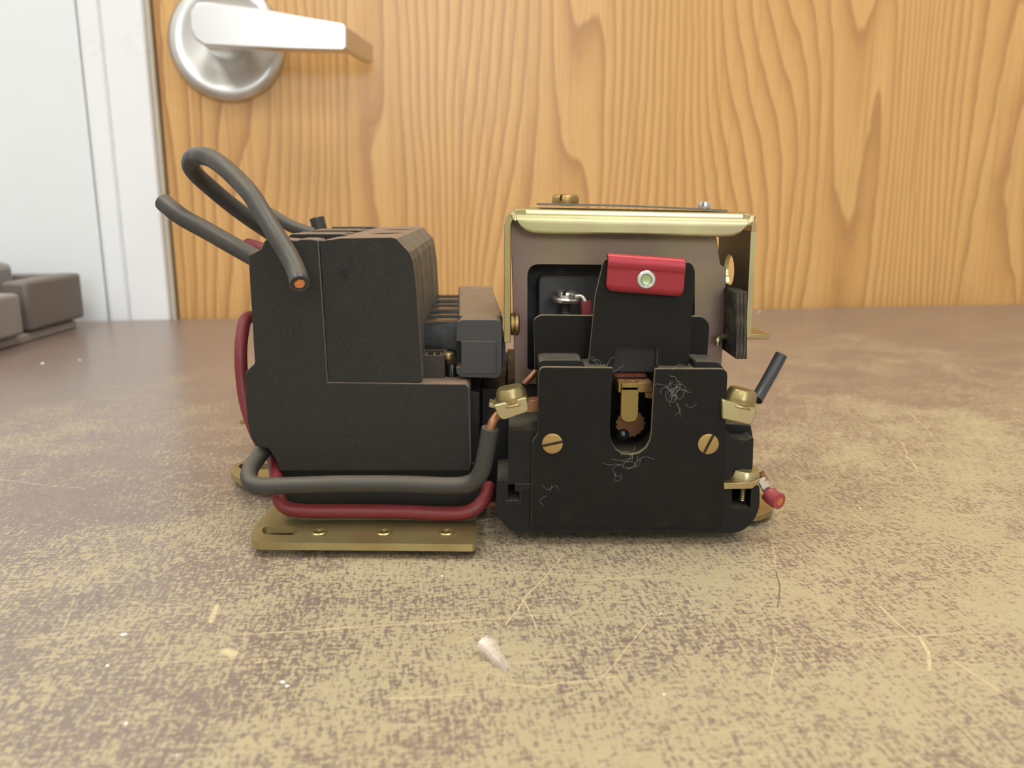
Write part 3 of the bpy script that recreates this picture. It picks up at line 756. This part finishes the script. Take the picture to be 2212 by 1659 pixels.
# name plate with its screws on top
za, zc = P(1165, 447, BF+4).z, P(1570, 458, BF+4).z
v = []
for i in range(13):
    t = i/12; x = P(1165, 447, BF+4).x*(1-t) + P(1570, 455, BF+4).x*t
    z = za*(1-t) + zc*t + 0.35*math.sin(math.pi*t) + 0.35*(1-t) + .1
    v += [Vector((x, BF+3, z)), Vector((x, BB-6, z)), Vector((x, BB-6, z+.5)), Vector((x, BF+3, z+.5))]
f = [(0, 1, 2, 3), (51, 50, 49, 48)]
for i in range(12):
    for j in range(4): f.append((i*4+j, (i+1)*4+j, (i+1)*4+(j+1) % 4, i*4+(j+1) % 4))
npl = link('name_plate', v, f, M['dark_steel'], ST, smooth=True, auto=30)
npl['label'] = 'thin dark metal plate on top of the bracket'
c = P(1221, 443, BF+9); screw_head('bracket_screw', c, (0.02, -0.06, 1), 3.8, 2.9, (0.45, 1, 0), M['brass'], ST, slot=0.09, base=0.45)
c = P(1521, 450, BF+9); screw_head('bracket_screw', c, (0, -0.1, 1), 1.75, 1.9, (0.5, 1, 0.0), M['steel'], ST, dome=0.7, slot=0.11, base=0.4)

# ---- overload relay
RF = 211.0
SLOT = [(1326, 796), (1320, 850), (1317, 930), (1320, 953), (1330, 971), (1346, 981), (1363, 983), (1381, 979), (1396, 968), (1405, 951), (1408, 930), (1412, 850), (1416, 797)]
FP = rnd([(1164, 793), (1324, 795)], 0) + SLOT[1:-1] + [(1416, 797), (1572, 797), (1571, 830), (1566, 936), (1571, 950), (1562, 1141), (1147, 1138), (1150, 955), (1161, 938)]
FPr = [15] + [0] + [0]*11 + [0, 24, 0, 3, 3, 3, 3, 3, 3]
front = prism('relay_front_plate', rnd(FP, FPr, 6), RF, 1.8, M['plate_black'], ST, bevel=0.12, edge=M['ply_edge'])
for (x, y, sd) in ((1193, 957, (1, 0, .22)), (1529, 958, (.45, 0, 1))):
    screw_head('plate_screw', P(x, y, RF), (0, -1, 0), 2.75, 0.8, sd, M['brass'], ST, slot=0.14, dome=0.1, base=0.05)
HR = 213.0
bigslot = rnd([(1314, 830), (1420, 830), (1414, 985), (1310, 985)], 12)
HS = rnd([(1073, 1040), (1098, 1037), (1098, 1010), (1098, 930), (1163, 928), (1163, 782), (1175, 779), (1255, 779), (1264, 792), (1311, 793), (1308, 960), (1330, 990), (1396, 990), (1420, 960), (1424, 795), (1500, 796), (1506, 781), (1553, 783), (1566, 800), (1566, 930), (1588, 950), (1612, 952), (1628, 945), (1626, 1000), (1622, 1044), (1641, 1050), (1641, 1108), (1606, 1151), (1106, 1151), (1070, 1112)],
          [3, 0, 0, 3, 0, 6, 4, 6, 0, 0, 0, 20, 20, 0, 0, 0, 6, 10, 0, 0, 4, 4, 4, 0, 0, 4, 36, 50, 40, 40], 6)
relay = prism('relay_housing', HS, HR, 19, M['relay_black'], ST, bevel=0.3,
              holes=[[(1097, 1046), (1121, 1046), (1121, 1080), (1097, 1080)], rnd([(1581, 1056), (1623, 1056), (1620, 1098), (1581, 1098)], 3, 3)])
prism('relay_back', [(1098, 935), (1170, 930), (1170, 800), (1555, 800), (1560, 930), (1620, 925), (1630, 1040), (1630, 1140), (1085, 1140), (1085, 1040), (1098, 1030)], HR+20, 16, M['dull_black'], relay, bevel=0.3)
prism('terminal_ledge', [(1112, 1046), (1148, 1046), (1148, 1062), (1130, 1062), (1130, 1092), (1090, 1092), (1090, 1082), (1122, 1082), (1122, 1062), (1112, 1062)], HR-0.5, 3, M['relay_black'], relay, bevel=0.1)
for (x, y) in ((1106, 1111), (1600, 1116)):
    lathe('moulding_ring', [(2.2, -.1), (2.2, .1), (2.0, .1), (2.0, -.1)], P(x, y, HR), (0, -1, 0), M['relay_black'], relay, n=36, loop=True)
for xm in (1506, 1522):
    q0 = P(xm, 782, HR); box('printed_mark', (q0.x, HR+1.2, P(1530, 782.5, HR).z-.05), (q0.x+1.1, HR+4.6, P(1530, 782.5, HR).z+.03), M['brass'], relay)
# upper side block on the right, seen past the plate
prism('side_block', rnd([(1560, 915), (1622, 917), (1628, 950), (1626, 1030), (1560, 1036)], [0, 6, 6, 0, 0]), HR+6, 22, M['relay_black'], relay, bevel=0.4)

# ---- adjusting parts inside the slot
tabA = prism('amber_tab', rnd([(1342, 836), (1380, 836), (1378, 912), (1340, 912)], [4, 4, 18, 18], 6), 219, 0.9, M['amber'], ST, bevel=0.15)
zl = P(1370, 826, 219.5).z
x0, x1 = P(1336, 826, 219.5).x, P(1411, 826, 219.5).x
dial = box('dial_block', (x0, 219.9, zl-3.0), (x1, 232, zl-0.15), M['brass'], ST, bevel=0.25)
box('printed_label', (x0+.3, 220.3, zl-0.15), (x1-.3, 231.8, zl+0.02), M['label'], dial)
box('dial_tongue', (P(1342, 830, 219).x, 219, zl-2.2), (P(1380, 830, 219).x, 221.5, zl-0.1), M['amber'], dial, bevel=0.25)
prism('dial_lug', [(1392, 828), (1411, 828), (1410, 862), (1394, 860)], 220.5, 1.5, M['brass'], dial, bevel=0.15)
gv = []
for i in range(60):
    t = 2*math.pi*i/60; r_ = 4.1 if i % 4 < 2 else 3.75
    gv.append((r_*math.cos(t), r_*math.sin(t)))
gc = P(1362, 916, 222)
plate3('ratchet_wheel', [gv], lambda x, z: Vector((gc.x+x, gc.y - z*.2, gc.z+z)), lambda x, z: Vector((gc.x+x, gc.y+1.6-z*.2, gc.z+z)), M['copper_dull'], ST)
c = P(1347, 944, 221); lathe('ratchet_spindle', [(1.9, 0), (2.0, 1.2), (1.5, 2.4), (.8, 2.8)], c + Vector((0, 3, 0)), (0, -1, 0.2), M['gloss_black'], ST, n=20)

# ---- reset lever plate with red cap
TAB = rnd([(1304, 563), (1316, 556), (1478, 566), (1494, 568), (1502, 584), (1494, 700), (1486, 801), (1419, 801), (1421, 748), (1329, 746), (1327, 801), (1270, 801), (1286, 640)], [10, 3, 3, 14, 12, 0, 0, 0, 14, 14, 0, 0, 0])
reset = prism('reset_lever', TAB, 216.5, 1.6, M['plate_black'], ST, bevel=0.12, edge=M['ply_edge'])
prism('reset_slide', [(1318, 700), (1430, 700), (1430, 803), (1318, 803)], 218.4, 1.2, M['phenolic'], reset)
# red cap: a channel folded over the top of the lever
def cap():
    xl_t, xr_t, xl_b, xr_b = P(1313, 559, 215), P(1481, 571, 215), P(1309, 628, 215), P(1476, 641, 215)
    Yf = 215.0; v = []; f = []
    ss = [0, .012, .03, .055, .085] + [.085 + .83*i/12 for i in range(1, 13)] + [.945, .97, .988, 1]
    Lw = (xr_b - xl_b).length; RC = 1.7
    for s in ss:
        top_ = xl_t*(1-s) + xr_t*s; bot_ = xl_b*(1-s) + xr_b*s
        e_ = min(s, 1-s)*Lw
        lift = RC - math.sqrt(max(0, RC*RC - (RC-e_)**2)) if e_ < RC else 0.0      # rounded lower corners
        pts = []
        for t, dy in ((0, 0), (.2, 0), (.4, 0), (.6, 0), (.70, 0), (.735, -.04), (.765, -.20), (.80, -.27), (.90, -.27), (1.0, -.2)):
            q = bot_*(1-t) + top_*t; pts.append(Vector((q.x, Yf+dy, q.z + lift*max(0, 1-t/.6))))
        R = 1.55
        for j in range(1, 9):
            a_ = math.pi*j/8; pts.append(Vector((top_.x, Yf - .2 + R - R*math.cos(a_), top_.z + R*math.sin(a_)*0.75)))
        pts.append(Vector((top_.x, Yf+2*R-.2, top_.z-4)))
        v += pts
    m = len(pts)
    for i in range(len(ss)-1):
        for j in range(m-1): f.append((i*m+j, i*m+j+1, (i+1)*m+j+1, (i+1)*m+j))
    return v, f
v, f = cap()
rc = link('red_cap', v, f, M['red_metal'], ST, smooth=True, auto=45)
so = rc.modifiers.new('sheet', 'SOLIDIFY'); so.thickness = 0.5*MM; so.offset = 0
c = P(1396, 604, 214.7)
rv = lathe('rivet', [(2.35, 0), (2.4, .35), (2.15, .6), (1.6, .62), (1.35, .35), (1.3, .0)], c, (0, -1, 0), M['steel'], rc, n=32, loop=True)
lathe('rivet_pin', [(1.28, 0.05), (1.28, .2), (.6, .12)], c, (0, -1, 0), M['green_steel'], rc, n=20)
# plate standing behind the lever
prism('relay_rear_plate', rnd([(1153, 690), (1166, 681), (1300, 681), (1480, 684), (1518, 683), (1533, 700), (1526, 800), (1155, 800)], [10, 10, 0, 0, 12, 10, 0, 0]), 224, 2.2, M['plate_black'], ST, bevel=0.12, edge=M['ply_edge'])

# ---- relay wire clamps
def clamp(name, flange_px, Yf, depth, head_px, axis, r_head, parent, mat_f, mat_h, slot_dir):
    cl = prism(name, flange_px, Yf, depth, mat_f, parent, bevel=0.35)
    c = P(head_px[0], head_px[1], Yf+depth*0.45)
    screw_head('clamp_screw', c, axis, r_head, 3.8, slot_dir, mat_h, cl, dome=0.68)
    return cl, c
clA, cA = clamp('wire_clamp', rnd([(1066, 876), (1137, 858), (1143, 889), (1082, 910)], [4, 4, 10, 14]), 208.5, 8.5, (1107, 866), (-0.20, 0, 1), 4.1, ST, M['zinc_bright'], M['zinc'], (1, 0.25, 0))
lathe('clamp_washer', [(4.3, -.75), (4.45, -.4), (4.3, -.05)], cA, (-0.20, 0, 1), M['zinc'], clA, n=32)
prism('clamp_lip', [(1057, 870), (1075, 876), (1074, 884), (1056, 879)], 215, 5, M['zinc_bright'], clA, bevel=0.1)
prism('heater_strap', [(1136, 866), (1172, 862), (1172, 890), (1136, 892)], 217, 4, M['copper_dull'], ST, bevel=0.2)
clB, cB = clamp('wire_clamp', rnd([(1560, 862), (1570, 866), (1636, 882), (1626, 920), (1560, 905)], [0, 3, 6, 12, 0]), 209.5, 8.5, (1597, 870), (0.22, 0, 1), 4.1, ST, M['zinc_bright'], M['zinc'], (1, 0.15, 0))
lathe('clamp_washer', [(4.3, -.75), (4.45, -.4), (4.3, -.05)], cB, (0.22, 0, 1), M['zinc'], clB, n=32)
prism('clamp_lip', [(1622, 866), (1648, 886), (1648, 893), (1632, 892)], 218, 4, M['zinc_bright'], clB, bevel=0.1)
# small lower terminal: plate, screw, thread, crimped wire stub
clC = prism('terminal_plate', rnd([(1564, 1044), (1622, 1043), (1641, 1034), (1642, 1041), (1624, 1056), (1564, 1057)], [0, 2, 2, 2, 4, 0]), 210, 9.5, M['zinc'], ST, bevel=0.2)
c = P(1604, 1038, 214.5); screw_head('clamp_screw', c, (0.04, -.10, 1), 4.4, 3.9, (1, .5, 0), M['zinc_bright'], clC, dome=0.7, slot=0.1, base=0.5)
thread('screw_thread', P(1603, 1082, 215.5), (0, 0, 1), 0.85, 4.2, 0.6, M['zinc'], clC)
crim = prism('wire_crimp', rnd([(1636, 1037), (1652, 1030), (1670, 1062), (1656, 1074)], 2, 3), 216, 2.2, M['steel'], clC, bevel=0.2)
v0, v1 = P(1650, 1034, 217), P(1640, 1014, 217.5)
strands('copper_strands', v0, v1 - v0, 0.85, 0.28, 1.9, M['copper_dull'], clC)
rs = tube('red_stub', [P(1661, 1066, 216.5), P(1670, 1076, 215), P(1684, 1083, 213)], 2.3, M['red_bright'], ST, sub=4)
d_ = P(1684, 1083, 213) - P(1670, 1076, 215)
strands('copper_strands', P(1684, 1083, 213), d_, 1.0, 0.27, 0.15, M['copper'], rs)

# ---- wires
def wire(name, pts, r, mat, label, core=None):
    w = tube(name, [P(*p) for p in pts], r, mat, ST, n=18, sub=10)
    w['label'] = label
    return w
W1 = wire('wire', [(588, 950, 236), (560, 985, 228), (540, 1015, 221), (541, 1040, 217), (566, 1050, 215.5), (640, 1048, 215), (760, 1045, 215), (880, 1046, 215), (975, 1049, 214.5), (1018, 1043, 213.5), (1040, 1018, 212.5), (1051, 970, 212), (1059, 925, 211.5)], 2.35, M['grey_wire'], 'grey wire bent round the foot of the contactor')
tube('wire_conductor', [P(1059, 927, 211.5), P(1064, 912, 211.8), P(1075, 897, 213), P(1090, 888, 214)], 1.2, M['copper_dull'], W1, n=10)
W2 = wire('wire', [(545, 684, 262), (533, 688, 258), (526, 705, 255), (520, 760, 250), (524, 830, 248), (536, 890, 246), (560, 950, 243), (588, 985, 236), (596, 1020, 228), (600, 1062, 221), (612, 1092, 218), (650, 1103, 217), (760, 1104, 217), (880, 1106, 217), (970, 1110, 216.5), (1015, 1104, 217), (1045, 1080, 219), (1058, 1050, 224)], 1.95, M['red_wire'], 'red wire looping down and along the contactor base')
W3 = wire('wire', [(353, 437, 262), (376, 456, 259), (402, 474, 257), (450, 500, 254), (499, 528, 250), (560, 562, 244)], 2.75, M['grey_wire'], 'short grey wire end pointing away from the terminals')
W4 = wire('wire', [(647, 612, 203), (641, 588, 206.5), (624, 553, 210), (602, 517, 213), (581, 483, 216), (561, 450, 219), (542, 420, 222), (513, 388, 227), (480, 358, 233), (448, 339, 240), (420, 339, 248), (411, 355, 255), (423, 376, 261), (451, 402, 266), (500, 443, 272), (545, 476, 276), (590, 507, 280), (625, 540, 282)], lambda t: 2.45 + 0.35*max(0, t-.3), M['grey_wire'], 'long grey wire looped back over the contactor')
W4.data.materials.append(M['black_wire'])
e_ = P(647, 612, 203); d_ = (e_ - P(641, 588, 206.5)).normalized()
cut_ = lathe('cut_face', [(2.46, -0.8), (2.5, 0.0), (2.3, 0.3), (1.85, 0.15), (1.65, -0.35)], e_, d_, M['black_wire'], W4, n=28)
strands('copper_strands', e_ + d_*-0.2, d_, 1.15, 0.33, 0.45, M['copper'], W4)
wire('wire', [(560, 450, 300), (592, 468, 299), (630, 489, 297), (680, 507, 294)], 2.2, M['grey_wire'], 'grey wire running in behind the looped wire')
W5 = wire('wire', [(684, 470, 300), (688, 485, 300), (694, 505, 300)], 2.6, M['grey_wire'], 'grey wire stub standing up behind the terminals')
strands('copper_strands', P(684, 470, 300), (-0.1, 0, 1), 1.2, 0.34, 0.25, M['copper'], W5)
W6 = wire('wire', [(536, 533, 262), (560, 540, 258), (590, 552, 254)], 2.6, M['red_wire'], 'red wire end at the top of the contactor')
W7 = wire('wire', [(1688, 766, 232), (1672, 796, 231), (1652, 832, 229), (1634, 864, 226)], 1.75, M['black_wire'], 'short black cut wire sticking up from the relay clamp')
strands('copper_strands', P(1688, 766, 232), (0.45, 0, 1), 0.8, 0.25, 0.2, M['red_bright'], W7)
wire('wire', [(1036, 1094, 226), (1062, 1090, 224), (1084, 1088, 222)], 0.9, M['copper_dull'], 'bare copper link between the wires and the relay')
# bare strip behind the relay's left clamp
tube('copper_link', [P(1132, 828, 228), P(1146, 815, 228), P(1160, 800, 229)], 0.9, M['copper_dull'], ST, n=10)

# ================================================================== GREY DESK DEVICE AT THE LEFT
GX = -318.0
gd = empty('desk_organizer', (-372, 560, 0), 'taupe grey plastic desk organizer standing against the white wall', 'desk organizer')
box('base', (-455, 430, 0), (GX-3, 606, 6), M['grey_plastic_light'], gd, bevel=1.5)
def rbox(name, lo, hi, mat, bev_=2.0): return box(name, lo, hi, mat, gd, bevel=bev_)
# open tray: right wall, back wall, floor
rbox('tray_wall', (GX-17, 543, 7), (GX, 614, 40), M['grey_plastic'], 2.5)
rbox('tray_back', (-455, 600, 7), (GX-17.2, 613, 39.5), M['grey_plastic'], 1.5)
rbox('tray_floor', (-455, 500, 6.2), (GX-17.2, 599.8, 12), M['grey_plastic'], 1.0)
rbox('front_drawer', (-455, 430, 7), (GX+2, 532, 34), M['grey_plastic_light'], 2.5)
rbox('raised_block', (-455, 480, 12.2), (-351, 588, 50), M['grey_plastic_light'], 5.0)

# ================================================================== LINT, FIBRES, FLAKES
def fibres(name, gen, n, r, mat, label, cat, seed):
    random.seed(seed); vs_ = []; fs = []
    for _ in range(n):
        vv, ff = tube_geo(spline(gen(), 5), r, 4); b0 = len(vs_)
        vs_ += vv; fs += [tuple(b0+i for i in q) for q in ff]
    o = link(name, vs_, fs, mat, None, smooth=True); tag(o, label, cat, kind='stuff'); return o
# fluffy tuft on the table
def tuft():
    A, B = PZ(1040, 1383, 2.0), PZ(1090, 1441, 0.5)
    ax = (B-A); vs_ = []; fs = []; N, n = 18, 16
    u, w, a = frame_of(ax)
    random.seed(3)
    for i in range(N+1):
        t = i/N; r = 2.05*(math.sin(math.pi*min(1, t*1.25+.16))**0.75 if t < .6 else 0) if t < .5 else 0
        r = 1.75*min(1, (t/.18)**.5 if t > 0 else 0.05)*max(0.04, (1-t)**0.8)
        for k in range(n):
            q = A + ax*t + (u*math.cos(2*math.pi*k/n) + w*math.sin(2*math.pi*k/n))*(r*random.uniform(.75, 1.15) + .03)
            q.z = max(q.z, 0.03); vs_.append(q)
    for i in range(N):
        for k in range(n): fs.append((i*n+k, i*n+(k+1) % n, (i+1)*n+(k+1) % n, (i+1)*n+k))
    fs.append(tuple(reversed(range(n)))); fs.append(tuple(N*n+k for k in range(n)))
    t_ = empty('lint_tuft', ((A+B)/2*1).to_3d(), 'small fluffy beige lint tuft lying on the bare table', 'lint')
    t_.location.z = 0
    link('tuft_core', vs_, fs, M['lint'], t_, smooth=True, auto=180)
    vs_ = []; fs = []
    for _ in range(900):
        t = random.random()**.8; th_ = random.uniform(0, 2*math.pi); r = 1.95*min(1, (max(t, .01)/.18)**.5)*max(.05, (1-t)**.8)
        rd = u*math.cos(th_) + w*math.sin(th_); q = A + ax*t + rd*r*.85
        tip = q + rd*random.uniform(.2, .9) + a*random.uniform(-.8, 1.6)
        if tip.z < 0.02: tip.z = 0.02
        if q.z < 0.02: q.z = 0.02
        vv, ff = tube_geo([q, (q+tip)/2 + rd*.1, tip], .032, 3); b0 = len(vs_)
        vs_ += vv; fs += [tuple(b0+i for i in g_) for g_ in ff]
    fz = link('fuzz', vs_, fs, M['lint'], t_); fz['kind'] = 'stuff'
tuft()
def wisp_gen(cx, cy, Y, sx, sy, k=9, st=4.0):
    def g():
        x, y = random.gauss(cx, sx), random.gauss(cy, sy); pts = []
        h = random.uniform(0, 6.28); w_ = random.uniform(-.45, .45)
        for _ in range(k):
            pts.append(P(x, y, Y - random.uniform(.05, .25))); h += w_ + random.gauss(0, .25); x += math.cos(h)*st; y += math.sin(h)*st
        return pts
    return g
fibres('lint_wisp', wisp_gen(1459, 846, RF-.1, 9, 14), 24, .022, M['hair'], 'pale tangled lint wisp clinging to the black relay plate beside the slot', 'lint', 11)
fibres('lint_wisp', wisp_gen(1308, 787, 215.2, 22, 4, 8), 12, .02, M['hair'], 'pale lint wisp across the top edge of the relay slot', 'lint', 12)
fibres('lint_wisp', wisp_gen(1348, 996, RF-.1, 22, 10, 10, 5.0), 10, .02, M['hair'], 'thin pale lint wisp hanging below the relay slot', 'lint', 13)
fibres('lint_wisp', wisp_gen(1178, 1050, RF-.1, 10, 12), 3, .018, M['hair'], 'few pale fibres near the lower left corner of the relay plate', 'lint', 14)
random.seed(5)
def flake(px, py, s):
    c = PZ(px, py, 0); n = 7; ang0 = random.random()
    ring = [(s*random.uniform(.6, 1.15)*math.cos(2*math.pi*i/n+ang0), s*random.uniform(.5, 1.0)*math.sin(2*math.pi*i/n+ang0)) for i in range(n)]
    h = s*.45
    v = [c + Vector((x, y, 0.01)) for x, y in ring] + [c + Vector((x*.7, y*.7, h*random.uniform(.5, 1.1))) for x, y in ring]
    f = [tuple(reversed(range(n))), tuple(range(n, 2*n))] + [(i, (i+1) % n, n+(i+1) % n, n+i) for i in range(n)]
    o = link('paint_flake', v, f, M['flake'], None)
    tag(o, 'tiny white flake lying on the worn table top', 'flake', 'white flakes on the table')
for (x, y, s) in ((267, 1371, .75), (232, 1438, .42), (273, 1563, .45), (611, 1474, .6), (620, 1482, .45), (1427, 1326, .34), (1434, 1500, .34), (955, 1244, .4), (92, 785, 1.1), (172, 778, .9), (1640, 673, 1.2), (382, 1632, .3), (1858, 1098, .4), (1170, 748, .3)):
    if (x, y) != (1170, 748): flake(x, y, s)
